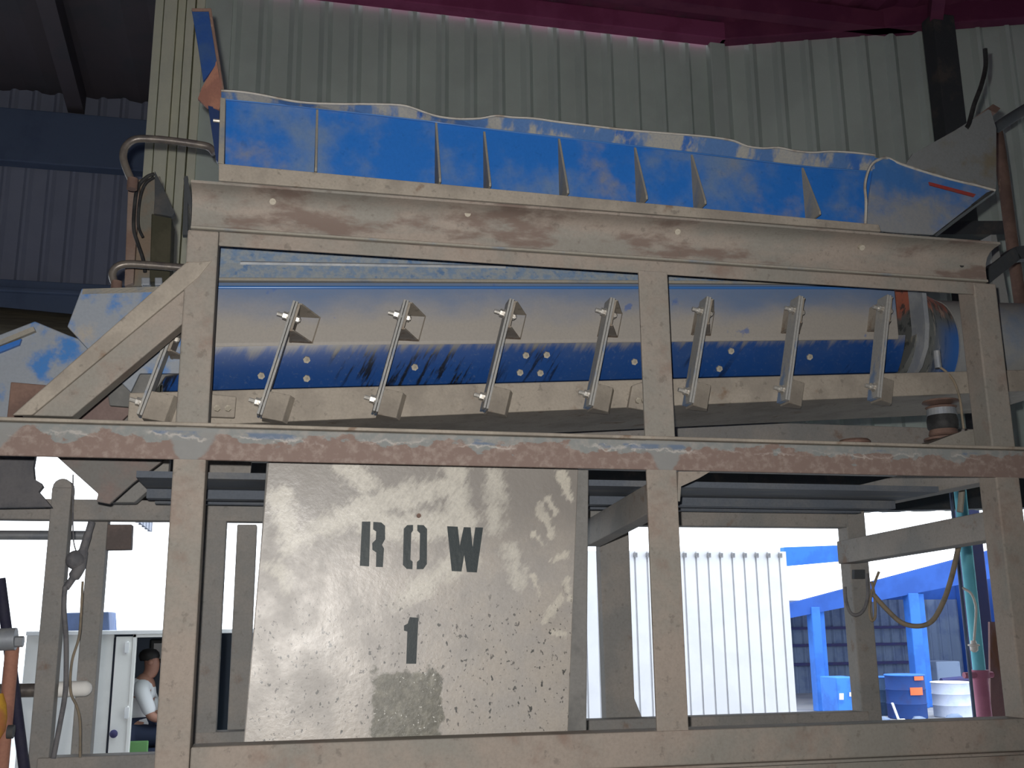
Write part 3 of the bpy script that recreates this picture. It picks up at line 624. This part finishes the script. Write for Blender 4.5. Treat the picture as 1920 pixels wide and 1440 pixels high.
# ------------------------------------------------------------------ right side: pipes and dark columns by the wall
tag(obj('rusty_standpipe', MB().tube([at(1868,240,1.6), at(1880,320,1.6), at(1893,420,1.6), at(1912,560,1.6), at(1925,640,1.6), Vector((at(1925,640,1.6).x,1.6,1.0)), Vector((at(1925,640,1.6).x,1.6,-.7))], .032, 14), M['rust'], smooth=60), 'upright rust-brown pipe at right edge beside the grey end plate', 'pipe')
tag(obj('dark_wall_column', MB().box(5.02,5.22,3.62,3.78,2.7,6.4), M['darksteel'], bevel=.01), 'dark steel column against the wall in the upper right', 'column')
tag(obj('wall_girt', MB().beam(at(1745,432,3.3), at(1890,432,3.0), .12, .1), M['darksteel']), 'dark horizontal girt crossing the wall behind the outlet', 'girt')
tag(obj('black_hose', MB().tube([at(1847,92,.62), at(1848,125,.62), at(1840,160,.6), at(1827,195,.575), at(1818,228,.555), at(1812,240,.55)], .010, 10), M['rubber'], smooth=60), 'black hose curving down to the grey end plate', 'hose')
tag(obj('slanting_pipe', MB().tube([at(1868,240,1.5), at(1895,222,1.4), at(1940,195,1.2)], .03, 12), M['darksteel'], smooth=60), 'dark pipe slanting off the right edge above the rusty pipe', 'pipe')
a = at(1836,528,.9); b = at(1900,478,.9)
tag(obj('angle_bar', MB().beam(a, b, .06, .06).beam(b, b+Vector((.3,0,.05)), .06, .06), M['darksteel']), 'dark angle bar behind the right end of the top channel', 'bar')
tag(obj('side_duct', MB().plate([(1858,440),(1868,440),(1905,640),(1900,690),(1872,692),(1862,540)], .9, 1.1), M['bluedust']), 'grey-blue duct strip seen right of the right-hand post', 'duct')

# ------------------------------------------------------------------ left foreground pipes and cables
vp = thing('valve_standpipe', at(18,1440,.6)+Vector((0,0,-.6)), 'rust-red standpipe with yellow valve at lower left edge', 'pipe')
obj('pipe', MB().cyl(at(24,1205,.6), at(0,1470,.6), .021, 16), M['redpipe'], vp, smooth=40)
obj('clamp', MB().cyl(at(-20,1200,.55), at(30,1198,.55), .034, 14).cyl(at(24,1203,.55), at(44,1203,.55), .017, 8), M['galv'], vp, smooth=40)
obj('valve_body', MB().lathe(at(-6,1345,.58), [(.012,-.07),(.028,-.04),(.03,.0),(.024,.04),(.012,.07)], 16), M['yellow'], vp, smooth=40)
obj('valve_knob', MB().cyl(at(14,1372,.55), at(26,1372,.55), .02, 12), M['darksteel'], vp, smooth=40)
tag(obj('leaning_pole', MB().cyl(at(0,1085,.75), at(48,1460,.75), .017, 14), worn('dark_pole', (.02,.02,.045), (.03,.03,.05), 9), smooth=40), 'thin dark pole leaning at lower left behind the standpipe', 'pole')
hp = thing('horizontal_pipe', at(80,1296,1.25), 'horizontal grey pipe with rounded pale end through the lower left posts', 'pipe')
obj('pipe', MB().cyl(at(-80,1297,1.05), at(112,1293,1.05), .024, 16), M['pipe'], hp, smooth=40)
a = at(104,1293,1.05); b = at(158,1291,1.05); obj('pale_end', MB().cyl(a, b, .027, 16).ball(b, .027), M['cream'], hp, smooth=50)
tag(obj('overhead_rail', MB().cyl(at(-60,1003,2.2), at(185,1004,2.2), .022, 12), M['galv'], smooth=40), 'thin horizontal rail against the sky at left, under the rear beam', 'rail')
hk = thing('hanging_plug', at(143,1048,.95), 'grey ball-shaped plug hanging on a hook between the left posts', 'plug')
obj('plug_body', MB().ball(at(142,1050,.95), .034), M['cable'], hk, smooth=60)
obj('hook', MB().tube([at(172,978,.95), at(164,1005,.95), at(155,1035,.95), at(150,1062,.95), at(136,1085,.95), at(122,1105,.95)], [.012,.014,.018,.02,.012,.008], 10), M['cable'], hk, smooth=60)
obj('wire', MB().tube([at(137,890,.95), at(137,1000,.95), at(142,1032,.95)], .0025, 6), M['cable'], hk)
tag(obj('thick_cable', MB().tube([at(122,1100,.93), at(120,1140,.93), at(124,1200,.93), at(124,1270,.93), at(121,1310,.93), at(112,1360,.93), at(100,1422,.93)], .0085, 10), M['cable'], smooth=60), 'thick grey cable hanging straight from the ball-shaped plug', 'cable')
tag(obj('thin_cable', MB().tube([at(155,1090,.9), at(152,1150,.9), at(148,1195,.9), at(136,1235,.9), at(132,1270,.9), at(133,1300,.9), at(144,1325,.9), at(150,1355,.9), at(150,1420,.9)], .0045, 8), M['cablet'], smooth=60), 'thin tan cable curving beside the thick grey cable', 'cable')

# ------------------------------------------------------------------ cables in the right-hand bay
tag(obj('drooping_cable', MB().tube([at(1638,1115,1.0), at(1660,1140,.98), at(1690,1167,.95), at(1722,1174,.9), at(1748,1164,.85), at(1768,1130,.75), at(1782,1090,.65), at(1793,1045,.55), at(1800,1010,.5)], .010, 10), M['cablet'], smooth=60), 'tan cable drooping in a deep loop across the right-hand bay', 'cable')
tag(obj('looped_cable', MB().tube([at(1584,1100,1.0), at(1586,1125,1.0), at(1594,1148,1.0), at(1607,1153,1.0), at(1620,1142,1.0), at(1627,1115,1.0), at(1625,1075,1.0)], .007, 8), M['cable'], smooth=60), 'small grey cable loop hanging in front of the rear right post', 'cable')
tag(obj('coiled_wire', MB().tube([at(1648,1072,1.0), at(1636,1105,1.0), at(1630,1140,1.0), at(1634,1163,1.0), at(1641,1155,1.0), at(1640,1120,1.0), at(1634,1090,1.0)], .006, 8), M['cablet'], smooth=60), 'tan wire twisted upright just right of the rear right post', 'wire')
tag(obj('clip_box', MB().plate([(1602,1068),(1622,1068),(1622,1085),(1602,1085)], .98, 1.0), M['darksteel']), 'small dark clip high on the rear right post', 'clip')
tag(obj('hanging_strap', MB().cyl(at(1806,890,.6), at(1800,960,.6), .012, 8), M['ledge'], smooth=40), 'pale strap hanging above the right side beam', 'strap')

# ------------------------------------------------------------------ yard outside: clad building, shed, drums
G = -.72
x0 = at(1090,1040,17).x; x1 = at(1476,1036,17).x; zt = at(1300,1033,17).z
wb = thing('white_clad_building', ((x0+x1)/2, 18, G), 'white ribbed building outside, seen between the frame posts', 'building')
mb = MB(); a = x0-6; L = x1-a; stt = []; k = 0; ph = .262
x = x1-.16
xs = []
while x > a+.2: xs.append(x); x -= ph
pts = [(a,17.06)]
for x in reversed(xs): pts += [(x-.020,17.06),(x-.018,17.10),(x+.018,17.10),(x+.020,17.06)]
pts.append((x1,17.06))
mb.strip([(x, y, G) for x, y in pts], [(x, y, zt) for x, y in pts], (0,.03,0)); mb.box(a, x1, 17.25, 23, G, zt-.01)
obj('clad_wall', mb, worn('white_cladding', (.50,.50,.52), (.47,.47,.49), 1, grain=.03, bump=.02), wb)
for x in xs[:14]: obj('rib_screw', MB().box(x-.035,x+.035,16.98,17.03,zt-.13,zt-.04), M['cable'], wb)

sh = thing('open_shed', (16.2, 25, G), 'open-sided shed in the yard at lower right, blue haze put into its colour', 'shed')
ra = at(1440,1141,23); rb = at(1960,1003,23)
mb = MB().prism([ra-Vector((0,0,.1)), rb-Vector((0,0,.1)), rb, ra], (0,7,-.9)); obj('roof', mb, M['shedhaze'], sh)
mb = MB().prism([ra-Vector((0,0,.02)), rb-Vector((0,0,.02)), rb-Vector((0,0,.9)), ra-Vector((0,0,.35))], (0,-.06,0)); obj('eave_board', mb, M['shedhaze'], sh)
b = ribbed((ra.x,29.5), (rb.x+6,29.5), G, 2.25, 2.25, .36, M['shedclad'], 'back_wall', .16, .05)
b.parent = sh; b.location = b.location-WORLD[sh.name]
u0 = at(1400,1165,29.5); u1 = at(1990,1015,29.5)
obj('upper_wall', MB().prism([(u0.x,29.55,G), (u1.x,29.55,G), (u1.x,29.55,u1.z), (u0.x,29.55,u0.z)], (0,.1,0)), M['shedhaze'], sh)
obj('end_wall', MB().box(rb.x+1.5, rb.x+1.6, 23, 29.5, G, 3.3), M['shedhaze'], sh)
for px, pb, w_ in ((1545,1330,.24),(1735,1345,.30)):
    p = at(px, 1250, 22.9); o = obj('shed_post', MB().box(p.x-w_,p.x+w_*.05,22.9,23.2,G,at(px,1138 if px < 1600 else 1112,22.9).z).box(p.x+w_*.05,p.x+w_*1.0,23.1,23.3,G,at(px,1138 if px < 1600 else 1112,22.9).z), M['shedpost'], sh, .02)
for z in (.15, .75, 1.3): obj('girt', MB().box(ra.x, rb.x, 29.3, 29.42, z, z+.09), M['purple'], sh)
obj('canopy_beam', MB().plate([(1470,1026),(1582,1022),(1582,1052),(1470,1062)], 30, 30.3), M['shedpost'], sh)
obj('shed_rail', MB().cyl(at(1765,1278,22), at(1830,1272,22), .09, 10), M['purple'], sh)
obj('shed_brace', MB().cyl(at(1795,1350,22), at(1830,1300,22), .09, 10), M['purple'], sh)

def drum(px, pyt, pyb, wpx, Y, name, label, cat, mat, rings=True, grp='drums and tubs in the yard'):
    b = at(px, pyb, Y); t = at(px, pyt, Y); r = (at(px+wpx/2, pyb, Y)-at(px-wpx/2, pyb, Y)).length/2
    z0 = G; h = t.z-G
    o = thing(name, (b.x, Y, z0), label, cat, grp); c = Vector((b.x, Y, z0))
    prof = [(r*.96,0),(r,.02*h)]
    for q in (.34, .66): prof += [(r,(q-.02)*h),(r*1.03,q*h),(r,(q+.02)*h)]
    prof += [(r,.97*h),(r*1.02,.985*h),(r*.98,h),(r*.9,h*.985)]
    obj('barrel', MB().lathe(c, prof, 28), mat, o, smooth=40)
    obj('rim', MB().lathe(c, [(r*1.02,.97*h),(r*1.05,.985*h),(r*1.02,1.0*h)], 28), M['white'] if 'white' in label else M['shedpost'], o)
    return o, c, r, h
o, c, r, h = drum(1702, 1264, 1340, 64, 20.5, 'drum', 'blue drum with orange marks behind the frame, lower right', 'drum', worn('drum_blue', (.015,.05,.2), (.02,.04,.15), 2))
for a0, a1, z0, z1 in ((-110,-70,.55,.72),(-95,-60,.88,.97)):
    pts = [c+Vector((1.035*r*math.cos(R(t)), 1.035*r*math.sin(R(t)), 0)) for t in range(a0, a1+1, 5)]
    obj('orange_mark', MB().strip([q+Vector((0,0,z0*h)) for q in pts], [q+Vector((0,0,z1*h)) for q in pts], (0,-.01,0)), M['orange'], o)
drum(1658, 1268, 1338, 40, 21.5, 'drum', 'dark grey-blue drum beside the blue drum with orange marks', 'drum', worn('drum_dark', (.05,.09,.17), (.03,.06,.12), 2))
drum(1788, 1278, 1340, 62, 20.5, 'tub', 'pale white tub standing right of the thick blue shed post', 'tub', worn('tub_white', (.5,.55,.68), (.42,.48,.62), 2))
o = thing('crate', at(1588,1335,21), 'bright blue box left of the rear right post', 'crate'); o.location.z = G; WORLD[o.name].z = G
xa = at(1570,1300,21).x; xb = at(1612,1300,21).x; zt2 = at(1590,1270,21).z
obj('crate_body', MB().box(xa, xb, 21, 21.8, G, zt2), worn('crate_blue', (.05,.22,.75), (.04,.16,.6), 2), o, .02)
obj('label_sheet', MB().plate([(1574,1300),(1582,1300),(1582,1312),(1574,1312)], 20.985, 21), M['white'], o)
obj('label_sheet', MB().plate([(1593,1298),(1603,1298),(1603,1306),(1593,1306)], 20.985, 21), M['white'], o)
tag(obj('grey_tank', MB().box(at(1757,1260,24).x, at(1802,1260,24).x, 24, 25, G, at(1780,1240,24).z), M['shedclad'], bevel=.03), 'grey-blue box standing behind the pale white tub', 'tank')
tag(obj('leaning_plank', MB().beam(at(1673,1318,19.5), at(1686,1352,19.5), .06, .03), M['cream']), 'pale stick leaning in front of the blue drum', 'stick')
for i, (px, s_) in enumerate(((1655,.22),(1692,.15),(1722,.19),(1790,.22))):
    p = at(px, 1350, 19); p.z = G; mb = MB(); mb.lathe(p, [(s_,0),(s_*1.05,s_*.3),(s_*.7,s_*.75),(s_*.25,s_*.95)], 9)
    for v in mb.v: v += Vector((random.uniform(-.05,.05), random.uniform(-.05,.05), 0))
    tag(obj('rubble_bag', mb, M['shedclad'] if i != 1 else M['white'], smooth=60), ['grey sack on the ground at the foot of the dark drum', 'white sack on the ground at the foot of the blue drum', 'grey sack at the foot of the thick blue shed post', 'grey sack on the ground before the pale white tub'][i], 'sack', 'sacks on the yard ground')
# column, teal pipe and rusty sheet at the building's right edge
c0 = at(1846,1200,4.2); c1 = at(1868,1200,4.2)
tag(obj('purple_column', MB().box(c0.x, c1.x+.02, 4.25, 4.45, -.7, 2.75), M['purple'], bevel=.01), 'dark purple steel column behind the teal pipe at right', 'column')
tp = thing('downpipe', (at(1832,1200,3.2).x, 3.2, -.7), 'teal downpipe with pink lower half at the right of the bay', 'pipe')
px_ = at(1830,1200,3.2).x; zj = at(1840,1265,3.2).z
obj('upper_pipe', MB().cyl((px_,3.2,zj), (px_,3.2,2.6), .040, 18), M['teal'], tp, smooth=40)
obj('lower_pipe', MB().cyl((px_-.0,3.2,-.7), (px_,3.2,zj), .048, 18), M['pink'], tp, smooth=40)
obj('pipe_clamp', MB().cyl((px_,3.2,zj-.02), (px_,3.2,zj+.03), .06, 18).cyl((px_-.13,3.18,zj), (px_+.08,3.18,zj), .02, 8), M['pink'], tp, smooth=40)
pg = thing('pendant_plug', at(1826,1212,3.0), 'white plug dangling on a cord in front of the teal pipe', 'plug')
obj('plug_body', MB().lathe(at(1826,1212,3.0), [(.010,-.036),(.024,-.024),(.026,.0),(.036,.004),(.036,.012),(.02,.016),(.016,.036)], 14), M['plug'], pg, smooth=40)
obj('cord', MB().tube([at(1826,1205,3.0), at(1830,1150,3.02), at(1828,1130,3.03), at(1820,1112,3.04), at(1804,1102,3.075)], .008, 8), M['plug'], pg, smooth=60)
tag(obj('rusty_sheet', MB().plate([(1856,1166),(1900,1166),(1908,1356),(1858,1356)], 3.6, 3.62), M['rustplate']), 'rusty brown sheet standing at the lower right, behind the right post', 'sheet')
# the drain upright at left of the pipe
tag(obj('thin_conduit', MB().cyl((at(1810,1180,3.08).x,3.08,-.7), (at(1810,1180,3.08).x,3.08,2.6), .011, 8), M['trimblue'], smooth=40), 'thin dark conduit running down left of the teal pipe', 'conduit')

# ------------------------------------------------------------------ white site cabin with open doorway and a seated person
CY = 8.0
cb = thing('site_cabin', (-1.6, 9.0, -.7), 'white site cabin with open doorway in the lower left background', 'cabin')
zt3 = at(200,1190,CY).z
xl = at(40,1300,CY).x; xg = at(208,1300,CY).x; xd = at(243,1300,CY).x; xr = at(372,1300,CY).x
obj('wall_panel', MB().box(xl, xg-.01, CY, CY+.06, -.7, zt3), M['cream'], cb, .005)
obj('door_gap', MB().box(xg-.012, xg+.012, CY+.02, CY+.07, -.7, zt3-.03), M['dark'], cb)
d = obj('door_leaf', MB().box(xg+.014, xd, CY-.02, CY+.04, -.7, zt3-.02), M['cream'], cb, .005)
p = at(213,1376,CY-.05); obj('door_knob', MB().ball(p, .038).cyl(p, p+Vector((0,.08,0)), .014, 10), M['purple'], d, smooth=50)
for py in (1214, 1336):
    p = at(238, py, CY-.03); obj('hinge', MB().box(p.x-.02,p.x+.02,CY-.045,CY-.02,p.z-.05,p.z+.05).cyl(p-Vector((0,0,.06)), p+Vector((0,0,.06)), .012, 8), M['white'], d, .002)
obj('door_frame', MB().box(xd,xd+.03,CY-.03,CY+.06,-.7,zt3).box(xd,xr,CY-.03,CY+.06,zt3-.03,zt3), M['cream'], cb, .003)
obj('roof_slab', MB().box(xl,xr+1.2,CY-.04,CY+2.0,zt3,zt3+.04), M['white'], cb, .005)
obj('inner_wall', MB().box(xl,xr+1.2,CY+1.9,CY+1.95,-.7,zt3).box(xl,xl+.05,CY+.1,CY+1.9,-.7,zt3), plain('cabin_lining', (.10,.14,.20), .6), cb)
p = at(292,1218,CY+1.88); obj('rear_window', MB().box(p.x-.07,p.x+.17,CY+1.86,CY+1.9,p.z-.15,p.z+.12), plain('window_rubber', (.02,.025,.03), .5), cb, .02)
obj('window_pane', MB().box(p.x-.02,p.x+.13,CY+1.85,CY+1.86,p.z-.1,p.z+.07), M['white'], cb)
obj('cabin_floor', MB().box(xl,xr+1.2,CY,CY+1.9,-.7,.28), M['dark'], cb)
obj('right_wall', MB().box(xr+1.15,xr+1.2,CY,CY+1.9,-.7,zt3), M['cream'], cb)
tag(obj('roof_unit', MB().plate([(72,1184),(84,1168),(90,1150),(204,1147),(206,1184)], CY+.3, CY+.8), worn('unit_blue', (.10,.14,.26), (.08,.11,.2), 3), bevel=.01), 'blue-grey unit on top of the white site cabin', 'roof unit')
seat = thing('cabin_seat', (at(284,1245,CY+.5).x, CY+.5, .28), 'dark seat under the person in the cabin doorway', 'seat')
pc = at(284,1245,CY+.5)                              # head centre of the person
hx, hy, hz = pc
sz = hz-.735
obj('cushion', MB().box(hx-.28,hx+.24,hy-.26,hy+.26,sz-.16,sz-.06), M['trouser'], seat, .03)
obj('seat_back', MB().box(hx-.36,hx-.27,hy-.25,hy+.25,sz-.1,sz+.32), M['trouser'], seat, .03)
obj('seat_base', MB().box(hx-.2,hx+.18,hy-.2,hy+.2,.28,sz-.16), M['dark'], seat)
tag(obj('green_cloth', MB().box(hx-.13,hx+.05,hy-.31,hy-.27,sz-.10,sz+.02), M['hivis'], bevel=.01), 'green cloth hanging by the seat in the cabin doorway', 'cloth')

def skin(name, verts, edges, radii, mat, parent, sub=2, root=0):
    org = WORLD[parent.name]; me = bpy.data.meshes.new(name)
    me.from_pydata([Vector(v)-org for v in verts], edges, []); me.materials.append(mat)
    o = bpy.data.objects.new(name, me); COL.objects.link(o); WORLD[o.name] = org
    o.parent = parent
    sk = o.modifiers.new('skin', 'SKIN'); sk.use_smooth_shade = True
    for i, r_ in enumerate(radii):
        s_ = me.skin_vertices[0].data[i]; s_.radius = r_ if isinstance(r_, tuple) else (r_, r_); s_.use_root = (i == root)
    ss = o.modifiers.new('sub', 'SUBSURF'); ss.levels = sub; ss.render_levels = sub
    return o
pe = thing('person', (hx-.1, hy, sz-.02), 'person in white shirt sitting in the cabin doorway, facing right', 'person')
V = []; E_ = []; Rr = []
def vtx(x, y, z, r, par=None):
    V.append((hx+x, hy+y, sz+z)); Rr.append(r)
    if par is not None: E_.append((par, len(V)-1))
    return len(V)-1
pel = vtx(-.14,0,.06,(.13,.15)); wai = vtx(-.13,0,.2,(.11,.14),pel); che = vtx(-.10,0,.37,(.12,.16),wai); shd = vtx(-.06,0,.485,(.08,.10),che)
nk = vtx(-.03,0,.545,.062,shd); jw = vtx(.0,0,.60,(.065,.07),nk); hd = vtx(-.01,0,.68,(.085,.078),jw); cr = vtx(-.02,0,.74,(.055,.05),hd)
for s_ in (-1, 1):
    s1 = vtx(-.07,s_*.17,.44,.06,che if False else shd); el = vtx(.04,s_*.21,.20,.045,s1); wr = vtx(.26,s_*.14,.17,.03,el); pm = vtx(.33,s_*.12,.165,.034,wr)
    for q, (dx, dy, dz) in enumerate(((.085,-.028,.0),(.095,-.010,.004),(.09,.009,.002),(.075,.026,-.004))):
        k1 = vtx(.33+dx*.55,s_*.12+dy,.165+dz,.0095,pm); k2 = vtx(.33+dx*.95,s_*.12+dy*1.05,.165+dz-.02,.0085,k1)
    t1 = vtx(.335,s_*.12-s_*.038,.155,.010,pm); vtx(.37,s_*.12-s_*.055,.145,.009,t1)
    hp_ = vtx(-.08,s_*.10,.04,.095,pel); kn = vtx(.34,s_*.13,.06,.065,hp_); an = vtx(.36,s_*.13,-.36,.042,kn); vtx(.50,s_*.14,-.40,.04,an)
skin('body', V, E_, Rr, M['skin'], pe); pe.scale = (1.13, 1.13, 1.13)
def sub(idx, grow):
    return [V[i] for i in idx], [(k, k+1) for k in range(len(idx)-1)], [tuple(x+grow for x in (Rr[i] if isinstance(Rr[i], tuple) else (Rr[i],)*2)) for i in idx]
SV = [V[i] for i in (pel,wai,che,shd)]; SE = [(0,1),(1,2),(2,3)]; SR = [(.15,.17),(.135,.165),(.145,.185),(.09,.11)]
arm0 = [i for i, e in enumerate(V)]
for s_ in (-1, 1):
    n0 = len(SV); SV += [(hx-.07,hy+s_*.17,sz+.44),(hx-.0,hy+s_*.195,sz+.30),(hx+.035,hy+s_*.21,sz+.215)]; SR += [.075,.066,.06]; SE += [(3,n0),(n0,n0+1),(n0+1,n0+2)]
skin('shirt', SV, SE, SR, M['shirt'], pe)
TV = [(hx-.14,hy,sz+.04)]; TE = []; TR = [(.14,.16)]
for s_ in (-1, 1):
    n0 = len(TV); TV += [(hx-.08,hy+s_*.10,sz+.04),(hx+.34,hy+s_*.13,sz+.06),(hx+.36,hy+s_*.13,sz-.32)]; TR += [.105,.078,.058]; TE += [(0,n0),(n0,n0+1),(n0+1,n0+2)]
skin('trousers', TV, TE, TR, M['trouser'], pe)
hc = Vector((hx-.035,hy,sz+.70)); mb = MB().lathe(hc, [(.078,-.02),(.09,.02),(.082,.05),(.055,.076),(.02,.084)], 20)
for v in mb.v: v.x = hc.x+(v.x-hc.x)*1.02; v.y = hc.y+(v.y-hc.y)*.9
obj('hair', mb, M['hair'], pe, smooth=60)
obj('nose', MB().lathe((hx+.085,hy,sz+.655), [(.004,-.02),(.016,-.012),(.012,.01),(.004,.035)], 10), M['skin'], pe, smooth=60)
for s_ in (-1, 1):
    obj('eye', MB().ball((hx+.07,hy+s_*.032,sz+.685), .011), M['hair'], pe, smooth=60)
    obj('ear', MB().ball((hx-.012,hy+s_*.082,sz+.665), .026), M['skin'], pe, smooth=60)
obj('mouth', MB().cyl((hx+.072,hy-.022,sz+.618), (hx+.072,hy+.022,sz+.618), .007, 8), M['redpaint'], pe, smooth=60)
